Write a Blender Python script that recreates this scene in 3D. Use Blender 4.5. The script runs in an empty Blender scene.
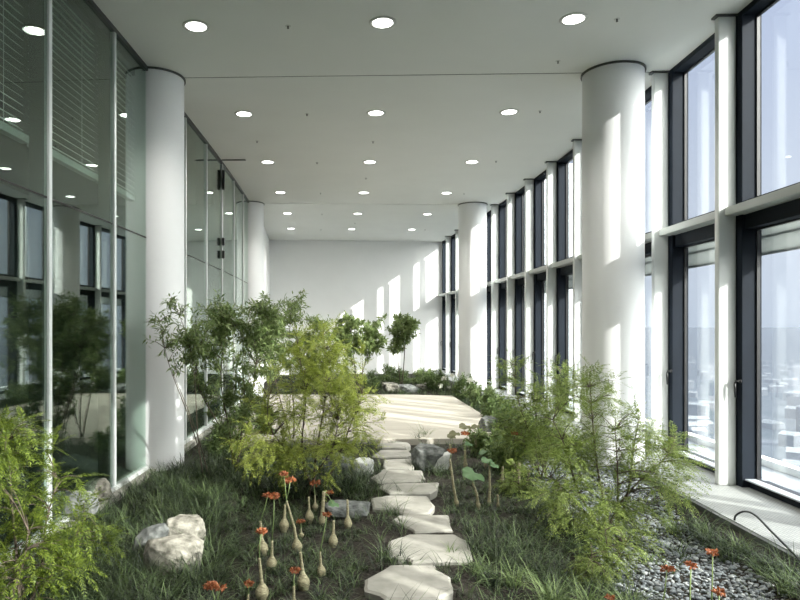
import bpy, bmesh, math, random
import numpy as np
from mathutils import Vector, Matrix, noise as mnoise

S = bpy.context.scene
COL = S.collection
PI = math.pi

# ------------------------------------------------------------------ geometry of the place
F, PX, PY, EYE = 630.0, 340.73, 326.85, 1.6      # focal length and principal point (pixels of 800x600)
R, TH, X0, Y0 = 146.73, .0309, .4738, 7.7446      # plan curve of the building
BAY = 1.35
CEIL = EYE + 3.0888
CX, CY = X0 - R*math.cos(TH), Y0 + R*math.sin(TH)
FL = -.09                                         # garden soil level


def P(u, r, z=0.0):
    """u in bays along the curve, r metres outward from the centre line."""
    a = TH - u*BAY/R
    return Vector((CX + (R+r)*math.cos(a), CY - (R+r)*math.sin(a), z))


def UR(x, y):
    dx, dy = x-CX, y-CY
    return (TH - math.atan2(-dy, dx))*R/BAY, math.hypot(dx, dy)-R


def at(px, py, z=FL):
    """photo pixel -> ground point at height z"""
    Y = F*(EYE-z)/(py-PY)
    return Vector(((px-PX)*Y/F, Y, z))


def atY(px, py, Y):
    return Vector(((px-PX)*Y/F, Y, EYE-(py-PY)*Y/F))


def pix(v):
    return PX+F*v[0]/v[1], PY-F*(v[2]-EYE)/v[1]


def gz(x, y):
    u, r = UR(x, y)
    b = FL - .05*max(0, min(1, (-r-1.6)/.9)) + .03*math.sin(1.7*x+.6)*math.cos(1.3*y) + .015*math.sin(4.1*x+2.2*y)
    if abs(r-1.15) < 1.0 and u < .9 and -.4 < x-.15-.06*y < 1.2:
        b -= .0
    if r > 2.4:
        b = b*(1-min(1, (r-2.4)/.3)) - .01*min(1, (r-2.4)/.3)
    return b


# ------------------------------------------------------------------ materials
def lin(c):
    return tuple(((v/255)/12.92 if v/255 <= .04045 else (((v/255)+.055)/1.055)**2.4) for v in c)


def nodes(name):
    m = bpy.data.materials.new(name)
    m.use_nodes = True
    nt = m.node_tree
    b = nt.nodes.get('Principled BSDF')
    return m, nt, b


def N(nt, t, **kw):
    n = nt.nodes.new(t)
    for k, v in kw.items():
        if k in n.inputs:
            n.inputs[k].default_value = v
        else:
            setattr(n, k, v)
    return n


def mat(name, col, rough=.5, metal=0, var=.06, scale=8, bump=0, spec=.5, col2=None, stretch=None):
    m, nt, b = nodes(name)
    b.inputs['Roughness'].default_value = rough
    b.inputs['Metallic'].default_value = metal
    b.inputs['Specular IOR Level'].default_value = spec
    tc = N(nt, 'ShaderNodeTexCoord')
    src = tc.outputs['Object']
    if stretch:
        mp = N(nt, 'ShaderNodeMapping')
        mp.inputs['Scale'].default_value = stretch
        nt.links.new(src, mp.inputs[0])
        src = mp.outputs[0]
    nz = N(nt, 'ShaderNodeTexNoise')
    nz.inputs['Scale'].default_value = scale
    nz.inputs['Detail'].default_value = 6
    nt.links.new(src, nz.inputs['Vector'])
    mx = N(nt, 'ShaderNodeMixRGB')
    c2 = col2 if col2 else tuple(min(1, v*(1+var*2)) for v in col)
    c1 = col if col2 else tuple(v*(1-var) for v in col)
    mx.inputs[1].default_value = (*c1, 1)
    mx.inputs[2].default_value = (*c2, 1)
    rp = N(nt, 'ShaderNodeValToRGB')
    rp.color_ramp.elements[0].position = .3
    rp.color_ramp.elements[1].position = .7
    nt.links.new(nz.outputs['Fac'], rp.inputs[0])
    nt.links.new(rp.outputs[0], mx.inputs[0])
    nt.links.new(mx.outputs[0], b.inputs['Base Color'])
    if bump:
        bp = N(nt, 'ShaderNodeBump')
        bp.inputs['Strength'].default_value = bump
        bp.inputs['Distance'].default_value = .02
        nt.links.new(nz.outputs['Fac'], bp.inputs['Height'])
        nt.links.new(bp.outputs[0], b.inputs['Normal'])
    return m


def leaf_mat(name, c1, c2, trans=.35, rough=.45, power=1):
    """two leaf colours mixed at random from leaf to leaf, with light coming through"""
    m, nt, b = nodes(name)
    g = N(nt, 'ShaderNodeNewGeometry')
    rp = N(nt, 'ShaderNodeMixRGB')
    rp.inputs[1].default_value = (*c1, 1)
    rp.inputs[2].default_value = (*c2, 1)
    pw = N(nt, 'ShaderNodeMath', operation='POWER')
    pw.inputs[1].default_value = power
    nt.links.new(g.outputs['Random Per Island'], pw.inputs[0])
    nt.links.new(pw.outputs[0], rp.inputs[0])
    nt.links.new(rp.outputs[0], b.inputs['Base Color'])
    b.inputs['Roughness'].default_value = rough
    b.inputs['Specular IOR Level'].default_value = .35
    tr = N(nt, 'ShaderNodeBsdfTranslucent')
    nt.links.new(rp.outputs[0], tr.inputs['Color'])
    mx = N(nt, 'ShaderNodeMixShader')
    mx.inputs[0].default_value = trans
    nt.links.new(b.outputs[0], mx.inputs[1])
    nt.links.new(tr.outputs[0], mx.inputs[2])
    nt.links.new(mx.outputs[0], nt.nodes['Material Output'].inputs[0])
    return m


def glass_mat(name, tint, f0, refl=(1, 1, 1), rough=0.0):
    m, nt, b = nodes(name)
    nt.nodes.remove(b)
    g = N(nt, 'ShaderNodeNewGeometry')
    d = N(nt, 'ShaderNodeVectorMath', operation='DOT_PRODUCT')
    nt.links.new(g.outputs['Incoming'], d.inputs[0])
    nt.links.new(g.outputs['Normal'], d.inputs[1])
    a = N(nt, 'ShaderNodeMath', operation='ABSOLUTE')
    nt.links.new(d.outputs['Value'], a.inputs[0])
    s = N(nt, 'ShaderNodeMath', operation='SUBTRACT')
    s.inputs[0].default_value = 1
    nt.links.new(a.outputs[0], s.inputs[1])
    p = N(nt, 'ShaderNodeMath', operation='POWER')
    p.inputs[1].default_value = 4
    nt.links.new(s.outputs[0], p.inputs[0])
    q = N(nt, 'ShaderNodeMath', operation='MULTIPLY_ADD')
    q.inputs[1].default_value = 1-f0
    q.inputs[2].default_value = f0
    q.use_clamp = True
    nt.links.new(p.outputs[0], q.inputs[0])
    t = N(nt, 'ShaderNodeBsdfTransparent')
    t.inputs[0].default_value = (*tint, 1)
    gl = N(nt, 'ShaderNodeBsdfGlossy')
    gl.inputs['Color'].default_value = (*refl, 1)
    gl.inputs['Roughness'].default_value = rough
    mx = N(nt, 'ShaderNodeMixShader')
    nt.links.new(q.outputs[0], mx.inputs[0])
    nt.links.new(t.outputs[0], mx.inputs[1])
    nt.links.new(gl.outputs[0], mx.inputs[2])
    nt.links.new(mx.outputs[0], nt.nodes['Material Output'].inputs[0])
    return m


def emit_mat(name, col, st):
    m, nt, b = nodes(name)
    b.inputs['Base Color'].default_value = (*col, 1)
    b.inputs['Emission Color'].default_value = (*col, 1)
    b.inputs['Emission Strength'].default_value = st
    return m


M = {}
M['ceiling'] = mat('ceiling_paint', (.74, .75, .715), .7, var=.01, scale=1.5, spec=.2)
M['white'] = mat('white_plaster', (.80, .80, .79), .65, var=.01, scale=2, spec=.2)
M['column'] = mat('white_column_paint', (.80, .805, .81), .55, var=.012, scale=1.5, spec=.3)
M['aluminium'] = mat('pale_aluminium', (.62, .64, .62), .38, .0, var=.015, scale=3, spec=.6)
M['transom'] = mat('grey_transom', (.40, .42, .40), .45, var=.02, scale=3, spec=.4)
M['frame'] = mat('dark_slate_frame', (.010, .014, .021), .6, var=.08, scale=4, spec=.12)
M['sill'] = mat('grey_sill_metal', (.42, .45, .48), .35, .0, var=.03, scale=3)
M['nozzle'] = mat('nozzle_grey', (.16, .16, .15), .5)
M['gap'] = mat('shadow_gap_black', (.03, .03, .028), .8, var=.02)
M['ring'] = mat('dark_ring', (.07, .075, .07), .5, var=.02)
M['post'] = mat('grey_aluminium_post', (.62, .65, .64), .4, .1, var=.03, scale=3)
M['postdark'] = mat('dark_post', (.03, .036, .036), .4, var=.03, scale=3)
M['black'] = mat('black_plastic', (.012, .012, .013), .35, var=.05)
M['soil'] = mat('soil', (.010, .0095, .008), .95, scale=40, bump=1, col2=(.055, .049, .041), spec=.1)
M['deck'] = mat('pale_deck', (.36, .335, .285), .6, scale=2.5, col2=(.44, .41, .35), spec=.25, stretch=(.35, 2.5, 1))
M['slab'] = mat('pale_flagstone', (.20, .196, .172), .75, scale=5, bump=.5, col2=(.33, .32, .285), spec=.2)
M['rock'] = mat('limestone_rock', (.08, .077, .062), .85, scale=16, bump=1, col2=(.36, .345, .295), spec=.15)
M['greyrock'] = mat('grey_rock', (.06, .065, .063), .85, scale=14, bump=1, col2=(.21, .22, .21), spec=.2)
M['whitestone'] = mat('white_stone', (.30, .31, .30), .8, scale=12, bump=.8, col2=(.62, .63, .60), spec=.15)
M['pebble'] = mat('grey_pebble', (.11, .125, .135), .8, scale=4, col2=(.27, .295, .31), spec=.25)
M['pebble2'] = mat('white_pebble', (.20, .22, .225), .8, scale=9, col2=(.42, .435, .43), spec=.25)
M['nandina'] = leaf_mat('mid_green_leaf', (.09, .145, .045), (.27, .34, .14), .45, .32)
M['palenandina'] = leaf_mat('pale_green_leaf', (.11, .17, .05), (.30, .37, .15), .4)
M['feather'] = leaf_mat('yellow_green_leaflet', (.15, .20, .03), (.40, .45, .10), .5)
M['featherR'] = leaf_mat('fresh_green_leaflet', (.09, .14, .03), (.30, .37, .10), .48)
M['featherL'] = leaf_mat('lime_green_leaflet', (.05, .085, .012), (.19, .25, .035), .4)
M['grass'] = leaf_mat('dark_grass_blade', (.006, .014, .008), (.145, .205, .085), .28, .36, 1.9)
M['tuft'] = leaf_mat('pale_grass_blade', (.06, .10, .03), (.19, .25, .10), .3, .45)
M['hedge'] = leaf_mat('hedge_leaf', (.065, .11, .035), (.20, .27, .10), .38)
M['bigleaf'] = leaf_mat('broad_leaf', (.06, .13, .05), (.12, .22, .09), .25, .35)
M['redleaf'] = leaf_mat('reddish_leaf', (.16, .09, .05), (.10, .15, .06), .25, .35)
M['stem'] = mat('green_stalk', (.20, .27, .10), .5, var=.1, scale=20)
M['bark'] = mat('dark_bark', (.055, .042, .03), .85, scale=30, bump=.5, col2=(.14, .11, .08))
M['bulb'] = mat('swollen_stem_skin', (.19, .17, .095), .65, scale=40, bump=.6, col2=(.43, .39, .245), stretch=(1, 1, 3))
M['flower'] = leaf_mat('orange_red_petal', (.24, .07, .028), (.37, .14, .06), .15)
M['whiteflower'] = leaf_mat('white_petal', (.62, .62, .52), (.8, .8, .72), .3)
M['rail'] = mat('grey_rail', (.30, .33, .32), .5)
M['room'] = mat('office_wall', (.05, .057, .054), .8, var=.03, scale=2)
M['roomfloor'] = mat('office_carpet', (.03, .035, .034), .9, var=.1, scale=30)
M['blind'] = mat('grey_blind_slat', (.58, .62, .60), .5, .0, var=.03, scale=2)
M['louver'] = mat('outside_louver', (.36, .39, .40), .5, var=.05, scale=6)
M['mesh'] = leaf_mat('translucent_screen', (.46, .48, .47), (.52, .54, .53), .6)
M['fin'] = mat('outside_fin', (.50, .53, .56), .4, var=.03)
M['walk'] = mat('outside_ledge', (.26, .28, .30), .6, var=.06, scale=3)
M['lamp'] = emit_mat('lamp_disc', (1, .985, .94), 7)
M['lamprim'] = mat('lamp_rim', (.55, .56, .52), .4, var=.02)
M['glassR'] = glass_mat('window_glass', (.93, .955, .97), .035)
M['glassL'] = glass_mat('green_glass', (.80, .87, .83), .075, (.93, 1, .95))
M['hose'] = mat('black_hose', (.012, .013, .015), .35, var=.05)


def ledge_mat():
    """grey stone ledge with a fine convector grille pattern"""
    m, nt, b = nodes('ledge_grille')
    tc = N(nt, 'ShaderNodeTexCoord')
    br = N(nt, 'ShaderNodeTexBrick')
    br.offset = 0
    br.inputs['Scale'].default_value = 1
    br.inputs['Brick Width'].default_value = .032
    br.inputs['Row Height'].default_value = .032
    br.inputs['Mortar Size'].default_value = .004
    br.inputs['Color1'].default_value = (.30, .31, .30, 1)
    br.inputs['Color2'].default_value = (.34, .35, .34, 1)
    br.inputs['Mortar'].default_value = (.17, .18, .18, 1)
    nt.links.new(tc.outputs['Object'], br.inputs['Vector'])
    nt.links.new(br.outputs[0], b.inputs['Base Color'])
    b.inputs['Roughness'].default_value = .55
    return m


def city_mat():
    """low town far below: blocks, roofs and green plots"""
    m, nt, b = nodes('city_ground')
    tc = N(nt, 'ShaderNodeTexCoord')
    v = N(nt, 'ShaderNodeTexVoronoi')
    v.inputs['Scale'].default_value = .035
    nt.links.new(tc.outputs['Object'], v.inputs['Vector'])
    nz = N(nt, 'ShaderNodeTexNoise')
    nz.inputs['Scale'].default_value = .012
    nz.inputs['Detail'].default_value = 8
    nt.links.new(tc.outputs['Object'], nz.inputs['Vector'])
    r1 = N(nt, 'ShaderNodeValToRGB')
    e = r1.color_ramp.elements
    e[0].position, e[0].color = .25, (.085, .105, .12, 1)
    e[1].position, e[1].color = .8, (.17, .19, .215, 1)
    nt.links.new(v.outputs['Color'], r1.inputs[0])
    r2 = N(nt, 'ShaderNodeValToRGB')
    e = r2.color_ramp.elements
    e[0].position, e[0].color = .35, (.07, .09, .10, 1)
    e[1].position, e[1].color = .65, (.20, .22, .25, 1)
    nt.links.new(nz.outputs['Fac'], r2.inputs[0])
    mx = N(nt, 'ShaderNodeMixRGB')
    mx.inputs[0].default_value = .5
    nt.links.new(r1.outputs[0], mx.inputs[1])
    nt.links.new(r2.outputs[0], mx.inputs[2])
    nt.links.new(mx.outputs[0], b.inputs['Base Color'])
    b.inputs['Roughness'].default_value = 1
    b.inputs['Specular IOR Level'].default_value = 0
    return m


M['ledge'] = ledge_mat()
M['city'] = city_mat()
M['tower'] = mat('pale_building', (.19, .205, .225), .8, var=.1, scale=.05)


# ------------------------------------------------------------------ object helpers
class MB:
    def __init__(self):
        self.v, self.f = [], []

    def add(self, vs, fs):
        o = len(self.v)
        self.v += [tuple(p) for p in vs]
        self.f += [tuple(i+o for i in f) for f in fs]

    def hexa(self, c):
        self.add(c, [(0, 3, 2, 1), (4, 5, 6, 7), (0, 1, 5, 4), (1, 2, 6, 5), (2, 3, 7, 6), (3, 0, 4, 7)])

    def abox(self, u0, u1, r0, r1, z0, z1, n=1):
        for i in range(n):
            a, b = u0+(u1-u0)*i/n, u0+(u1-u0)*(i+1)/n
            if n == 1:
                self.hexa([P(a, r0, z0), P(a, r1, z0), P(b, r1, z0), P(b, r0, z0),
                           P(a, r0, z1), P(a, r1, z1), P(b, r1, z1), P(b, r0, z1)])
        if n > 1:
            vs, fs = [], []
            for i in range(n+1):
                a = u0+(u1-u0)*i/n
                vs += [P(a, r0, z0), P(a, r1, z0), P(a, r1, z1), P(a, r0, z1)]
            for i in range(n):
                o = 4*i
                for k in range(4):
                    fs.append((o+k, o+(k+1) % 4, o+4+(k+1) % 4, o+4+k))
            fs += [(3, 2, 1, 0), (4*n, 4*n+1, 4*n+2, 4*n+3)]
            self.add(vs, fs)

    def tube(self, pts, rad, n=6, cap=True):
        pts = [Vector(p) for p in pts]
        m = len(pts)
        vs, fs = [], []
        ref = Vector((.31, .12, .94)).normalized()
        for i, p in enumerate(pts):
            d = (pts[min(i+1, m-1)]-pts[max(i-1, 0)])
            d = d.normalized() if d.length > 1e-9 else Vector((0, 0, 1))
            a = d.cross(ref)
            if a.length < .05:
                a = d.cross(Vector((1, 0, 0)))
            a.normalize()
            b = d.cross(a)
            rr = rad[i] if hasattr(rad, '__len__') else rad
            for k in range(n):
                t = 2*PI*k/n
                vs.append(p + (a*math.cos(t)+b*math.sin(t))*rr)
        for i in range(m-1):
            for k in range(n):
                fs.append((i*n+k, i*n+(k+1) % n, (i+1)*n+(k+1) % n, (i+1)*n+k))
        if cap:
            fs += [tuple(reversed(range(n))), tuple((m-1)*n+k for k in range(n))]
        self.add(vs, fs)

    def lathe(self, c, prof, n=48):
        vs, fs = [], []
        for (rr, z) in prof:
            for k in range(n):
                t = 2*PI*k/n
                vs.append((c[0]+rr*math.cos(t), c[1]+rr*math.sin(t), c[2]+z))
        m = len(prof)
        for i in range(m-1):
            for k in range(n):
                fs.append((i*n+k, i*n+(k+1) % n, (i+1)*n+(k+1) % n, (i+1)*n+k))
        self.add(vs, fs)

    def build(self, name, m, parent=None, loc=None, smooth=False, bevel=0):
        me = bpy.data.meshes.new(name)
        off = Vector(loc) if loc is not None else Vector((0, 0, 0))
        if parent is not None and loc is None:
            off = world_loc(parent)
        me.from_pydata([tuple(Vector(p)-off) for p in self.v], [], self.f)
        me.update()
        me.materials.append(m)
        if smooth:
            me.polygons.foreach_set('use_smooth', [True]*len(me.polygons))
        o = bpy.data.objects.new(name, me)
        COL.objects.link(o)
        if parent is not None:
            o.parent = parent
        else:
            o.location = off
        if bevel:
            bv = o.modifiers.new('bevel', 'BEVEL')
            bv.width = bevel
            bv.segments = 2
        return o


def world_loc(o):
    v = Vector((0, 0, 0))
    while o is not None:
        v += o.location
        o = o.parent
    return v


def np_mesh(name, V, Q, m, parent=None, off=(0, 0, 0)):
    """fast quad mesh from numpy arrays (V: n x 3, Q: m x 4)"""
    V = np.asarray(V, dtype=np.float32)-np.asarray(off, dtype=np.float32)
    Q = np.asarray(Q, dtype=np.int32)
    me = bpy.data.meshes.new(name)
    me.vertices.add(len(V))
    me.vertices.foreach_set('co', V.ravel())
    me.loops.add(Q.size)
    me.loops.foreach_set('vertex_index', Q.ravel())
    me.polygons.add(len(Q))
    me.polygons.foreach_set('loop_start', np.arange(0, Q.size, 4, dtype=np.int32))
    me.polygons.foreach_set('loop_total', np.full(len(Q), 4, dtype=np.int32))
    me.update(calc_edges=True)
    me.validate()
    me.materials.append(m)
    o = bpy.data.objects.new(name, me)
    COL.objects.link(o)
    if parent is not None:
        o.parent = parent
    else:
        o.location = off
    return o


def tag(o, label=None, cat=None, group=None, kind=None):
    for k, v in (('label', label), ('category', cat), ('group', group), ('kind', kind)):
        if v:
            o[k] = v
    return o


def empty(name, loc, label=None, cat=None, group=None, kind=None):
    o = bpy.data.objects.new(name, None)
    o.empty_display_size = .1
    o.location = loc
    COL.objects.link(o)
    return tag(o, label, cat, group, kind)


def copy_tree(o, parent=None):
    c = o.copy()
    COL.objects.link(c)
    if parent is not None:
        c.parent = parent
    for ch in list(o.children):
        copy_tree(ch, c)
    return c


ORD = ['first', 'second', 'third', 'fourth', 'fifth', 'sixth', 'seventh', 'eighth', 'ninth', 'tenth', 'eleventh', 'twelfth']
U0, U1 = -9, 11.15                                 # the room from the wall behind the camera to the end wall

# ------------------------------------------------------------------ the shell
b = MB()
for (a, c) in ((U0, -6-.0085), (-6+.0085, -.0085), (.0085, 6-.0085), (6+.0085, U1)):
    b.abox(a, c, -2.82, 3.5, CEIL, CEIL+.05, 12)
b.abox(U0-.3, U1+.3, -8, 3.72, CEIL+.06, CEIL+.35, 24)
tag(b.build('ceiling', M['ceiling']), kind='structure')
b = MB()
for u in (-6, 0, 6):
    b.abox(u-.0085, u+.0085, -2.8, 3.45, CEIL+.004, CEIL+.058)
tag(b.build('trim_1', M['gap']), kind='structure')

# soil
b = MB()
nu, nr = 150, 56
vs, fs = [], []
for i in range(nu+1):
    for j in range(nr+1):
        p = P(U0+(U1-U0)*i/nu, -2.84+(2.84+2.80)*j/nr)
        p.z = gz(p.x, p.y)
        vs.append(p)
for i in range(nu):
    for j in range(nr):
        o = i*(nr+1)+j
        fs.append((o, o+1, o+nr+2, o+nr+1))
b.add(vs, fs)
floor = tag(b.build('floor', M['soil'], smooth=True), kind='structure')
b = MB()
b.abox(U0, U1, 2.80, 3.74, -.35, .035, 24)
tag(b.build('floor_ledge', M['ledge']), kind='structure')
b = MB()
b.abox(U0, U1, 2.76, 2.80, -.35, .03, 24)
tag(b.build('trim_2', M['ring']), kind='structure')
# base kerb under the left glass
b = MB()
b.abox(U0, 6, -2.93, -2.66, -.4, -.09, 16)
tag(b.build('trim_3', M['slab']), kind='structure')
# end wall, wall behind the camera, solid left wall beyond the second pair of columns
b = MB(); b.abox(11.02, U1+.2, -3.2, 3.72, -.4, CEIL+.1)
tag(b.build('wall_far', M['white']), kind='structure')
b = MB(); b.abox(U0-.2, U0, -3.2, 3.72, -.4, CEIL+.1)
tag(b.build('wall_back', M['white']), kind='structure')
b = MB(); b.abox(6.05, U1, -3.0, -2.72, -.4, CEIL-.03, 6)
tag(b.build('wall_left', M['white']), kind='structure')
b = MB(); b.abox(6.05, U1, -3.0, -2.735, CEIL-.03, CEIL+.02, 6)
tag(b.build('trim_4', M['gap']), kind='structure')
# the dim office behind the left glass
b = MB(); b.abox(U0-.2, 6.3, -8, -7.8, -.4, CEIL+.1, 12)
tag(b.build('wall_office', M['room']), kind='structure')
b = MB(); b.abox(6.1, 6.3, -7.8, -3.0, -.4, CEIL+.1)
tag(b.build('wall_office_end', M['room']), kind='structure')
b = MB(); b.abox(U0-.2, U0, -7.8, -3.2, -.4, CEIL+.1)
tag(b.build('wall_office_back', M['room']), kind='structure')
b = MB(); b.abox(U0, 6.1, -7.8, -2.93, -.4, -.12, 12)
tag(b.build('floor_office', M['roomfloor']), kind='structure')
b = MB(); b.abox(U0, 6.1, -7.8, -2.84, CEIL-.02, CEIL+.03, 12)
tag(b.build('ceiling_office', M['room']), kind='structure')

# ------------------------------------------------------------------ right facade: one window per bay
ZT0, ZT1 = 2.695, 2.775
wn = 0
for k in range(U0, 11):
    wn += 1
    e = .115/BAY
    k1 = min(k+1, U1)
    base = P(k+.5, 3.5, .03)
    w = empty(f'window_{wn}', base, kind='structure')
    mu = .036/BAY
    b = MB(); b.abox(k-mu, k+mu, 3.31, 3.485, .035, CEIL-.02)
    b.build('mullion', M['aluminium'], w, bevel=.012)
    b = MB(); b.abox(k-mu*1.25, k+mu*1.25, 3.285, 3.49, CEIL-.02, CEIL)
    b.build('mullion_cap', M['ring'], w)
    b = MB()
    b.abox(k-mu, k+e, 3.49, 3.68, .035, CEIL+.05)
    b.abox(k1-e, k1-mu, 3.49, 3.68, .035, CEIL+.05)
    b.abox(k+e, k1-e, 3.49, 3.68, CEIL-.055, CEIL+.05)
    b.abox(k+e, k1-e, 3.52, 3.68, ZT0-.14, ZT1+.06)
    b.abox(k+e, k1-e, 3.56, 3.74, .035, .105)
    b.build('frame', M['frame'], w, bevel=.006)
    # slim inner sash round each pane
    b = MB()
    for (z0, z1) in ((.105, ZT0-.14), (ZT1+.06, CEIL-.055)):
        t = .015
        b.abox(k+e, k+e+t/BAY, 3.625, 3.655, z0, z1)
        b.abox(k1-e-t/BAY, k1-e, 3.625, 3.655, z0, z1)
        b.abox(k+e, k1-e, 3.625, 3.655, z0, z0+t)
        b.abox(k+e, k1-e, 3.625, 3.655, z1-t, z1)
    b.build('sash', M['black'], w)
    for nm, z0, z1 in (('lower_pane', .105, ZT0-.14), ('upper_pane', ZT1+.06, CEIL-.055)):
        b = MB(); b.abox(k+e, k1-e, 3.635, 3.643, z0, z1)
        b.build(nm, M['glassR'], w)
    b = MB(); b.abox(k+mu, k1-mu, 3.37, 3.53, ZT0, ZT1)
    b.build('transom', M['transom'], w, bevel=.006)
    b = MB(); b.abox(k+e, k1-e, 3.52, 3.64, .105, .118)
    b.build('window_sill', M['sill'], w)
    if k1 == k+1:
        # lever handle on the frame beside the nearer post
        hb = MB()
        p = P(k+1-.07, 3.49, 1.02)
        inn = (P(k, 3.3)-P(k, 3.49)).normalized()
        hb.tube([p+Vector((0, 0, .05)), p+inn*.012+Vector((0, 0, .05))], .02, 10)
        hb.tube([p+Vector((0, 0, .05)), p+inn*.05+Vector((0, 0, .05)), p+inn*.055+Vector((0, 0, .02)), p+inn*.05+Vector((0, 0, -.11))], [.01, .01, .011, .008], 8)
        hb.build('handle', M['black'], w, smooth=True)
    # outside: sun louver under the transom
    b = MB()
    b.abox(k, k1, 3.86, 3.89, 2.33, 2.66)
    for z in (2.33, 2.50, 2.64):
        b.abox(k, k1, 3.845, 3.90, z, z+.02)
    b.build('outside_screen', M['mesh'], w)

# outside: ledge of the double skin and its vertical fins
b = MB(); b.abox(U0, U1, 3.74, 4.5, -.4, -.03, 24)
tag(b.build('trim_5', M['walk']), kind='structure')
b = MB(); b.abox(U0, U1, 4.5, 4.62, -.4, .05, 24)
tag(b.build('trim_6', M['white']), kind='structure')
tn = 6
for k in range(U0, 12):
    tn += 1
    b = MB(); b.abox(k-.086, k-.062, 4.12, 4.34, -.03, CEIL+.3)
    tag(b.build(f'trim_{tn}', M['fin']), kind='structure')

# ------------------------------------------------------------------ left glazing
for k in range(U0, 6):
    door = k in (2, 3)
    name = f'door_{k-1}' if door else None
    if not door:
        wn += 1
        name = f'window_{wn}'
    w = empty(name, P(k+.5, -2.78, -.09), kind='structure')
    hw = .024/BAY
    b = MB(); b.abox(k-hw, k+hw, -2.80, -2.752, -.09, CEIL-.05)
    b.build('post', M['post'], w, bevel=.004)
    b = MB(); b.abox(k-hw*.8, k+hw*.8, -2.93, -2.80, -.09, CEIL-.02)
    b.build('post_back', M['postdark'], w)
    b = MB(); b.abox(k, k+1, -2.81, -2.75, CEIL-.05, CEIL)
    b.build('head_rail', M['postdark'], w)
    b = MB(); b.abox(k, k+1, -2.81, -2.745, -.09, -.045)
    b.build('bottom_rail', M['post'], w)
    for nm, z0, z1 in (('lower_pane', -.045, 2.655), ('upper_pane', 2.668, CEIL-.05)):
        b = MB(); b.abox(k+hw, k+1-hw, -2.784, -2.774, z0, z1)
        b.build(nm, M['glassL'], w)
    b = MB(); b.abox(k+hw, k+1-hw, -2.787, -2.772, 2.655, 2.668)
    b.build('glazing_joint', M['gap'], w)
    if door and k == 3:
        b = MB()
        for z0, z1 in ((2.88, 3.02), (3.12, 3.26), (4.16, 4.52)):
            b.abox(k-.018-.04, k+.018-.02, -2.752, -2.71, z0, z1)
        b.build('door_fitting', M['black'], w, bevel=.004)
    if door:
        b = MB()
        uu = k+.92 if k == 2 else k+.08
        b.tube([P(uu, -2.70, .75), P(uu, -2.70, 1.25)], .014, 8)
        b.tube([P(uu, -2.70, .8), P(uu, -2.775, .8)], .01, 8)
        b.tube([P(uu, -2.70, 1.2), P(uu, -2.775, 1.2)], .01, 8)
        b.build('door_handle', M['post'], w, smooth=True)

# ceiling slot rail over the door
b = MB(); b.abox(2.86, 2.90, -2.74, -2.30, CEIL-.014, CEIL)
tag(b.build('door_stop_rail', M['ring'], loc=P(2.88, -2.5, CEIL)), 'short dark rail fixed to the ceiling above the glass door', 'rail')

# ------------------------------------------------------------------ venetian blinds behind the near left glass
bl = {-4: 'grey half-lowered slatted blind behind the glass, outside the left picture edge',
      -3: 'grey half-lowered slatted blind behind the leftmost glass pane',
      -2: 'grey half-lowered slatted blind between the two nearest glass posts on the left',
      -1: 'grey half-lowered slatted blind just before the left near column'}
for k in (-3, -2, -1):
    t = empty('slatted_blind', P(k+.5, -2.95, 3.10), bl[k], 'blind', 'half-lowered blinds behind the left glass')
    b = MB()
    z = 3.20
    a0, a1 = k+.05, k+.92
    while z < CEIL-.08:
        c = [P(a0, -2.985, z+.024), P(a0, -2.925, z-.018), P(a1, -2.925, z-.018), P(a1, -2.985, z+.024)]
        b.hexa(c+[v+Vector((0, 0, .004)) for v in c])
        z += .066
    b.build('slats', M['blind'], t)
    b = MB(); b.abox(a0-.01, a1+.06, -2.99, -2.92, 3.10, 3.165)
    b.build('bottom_rail', M['rail'], t, bevel=.005)
    b = MB(); b.abox(a0, a1, -2.99, -2.92, CEIL-.09, CEIL-.02)
    b.build('head_box', M['postdark'], t)
    for q in (.2, .75):
        b = MB(); b.tube([P(k+q, -2.955, 3.16), P(k+q, -2.955, CEIL-.08)], .003, 4)
        b.build('cord', M['blind'], t)

# ------------------------------------------------------------------ columns
CR = .35
for u, r, lab in ((0, 2.835, 'thick white round column by the windows nearest the camera'),
                  (6, 2.83, 'white round column by the windows farther away, near the end wall'),
                  (0, -2.78, 'white round column in the left glass wall with dappled sunlight'),
                  (6, -2.78, 'white round column at the far end of the left glass wall'),
                  (-6, 2.78, None), (-6, -2.78, None)):
    c = P(u, r, -.15 if r < 0 else 0)
    if lab is None:
        continue
    t = empty('column', c, lab, 'column', 'white round columns')
    b = MB(); b.lathe(c, [(CR, -.1), (CR, CEIL-c.z-.02)], 72)
    b.build('shaft', M['column'], t, smooth=True)
    b = MB(); b.lathe(c, [(CR-.02, CEIL-c.z-.022), (CR+.018, CEIL-c.z-.022), (CR+.018, CEIL-c.z-.001), (CR-.02, CEIL-c.z-.001)], 72)
    b.build('top_ring', M['ring'], t)

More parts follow.
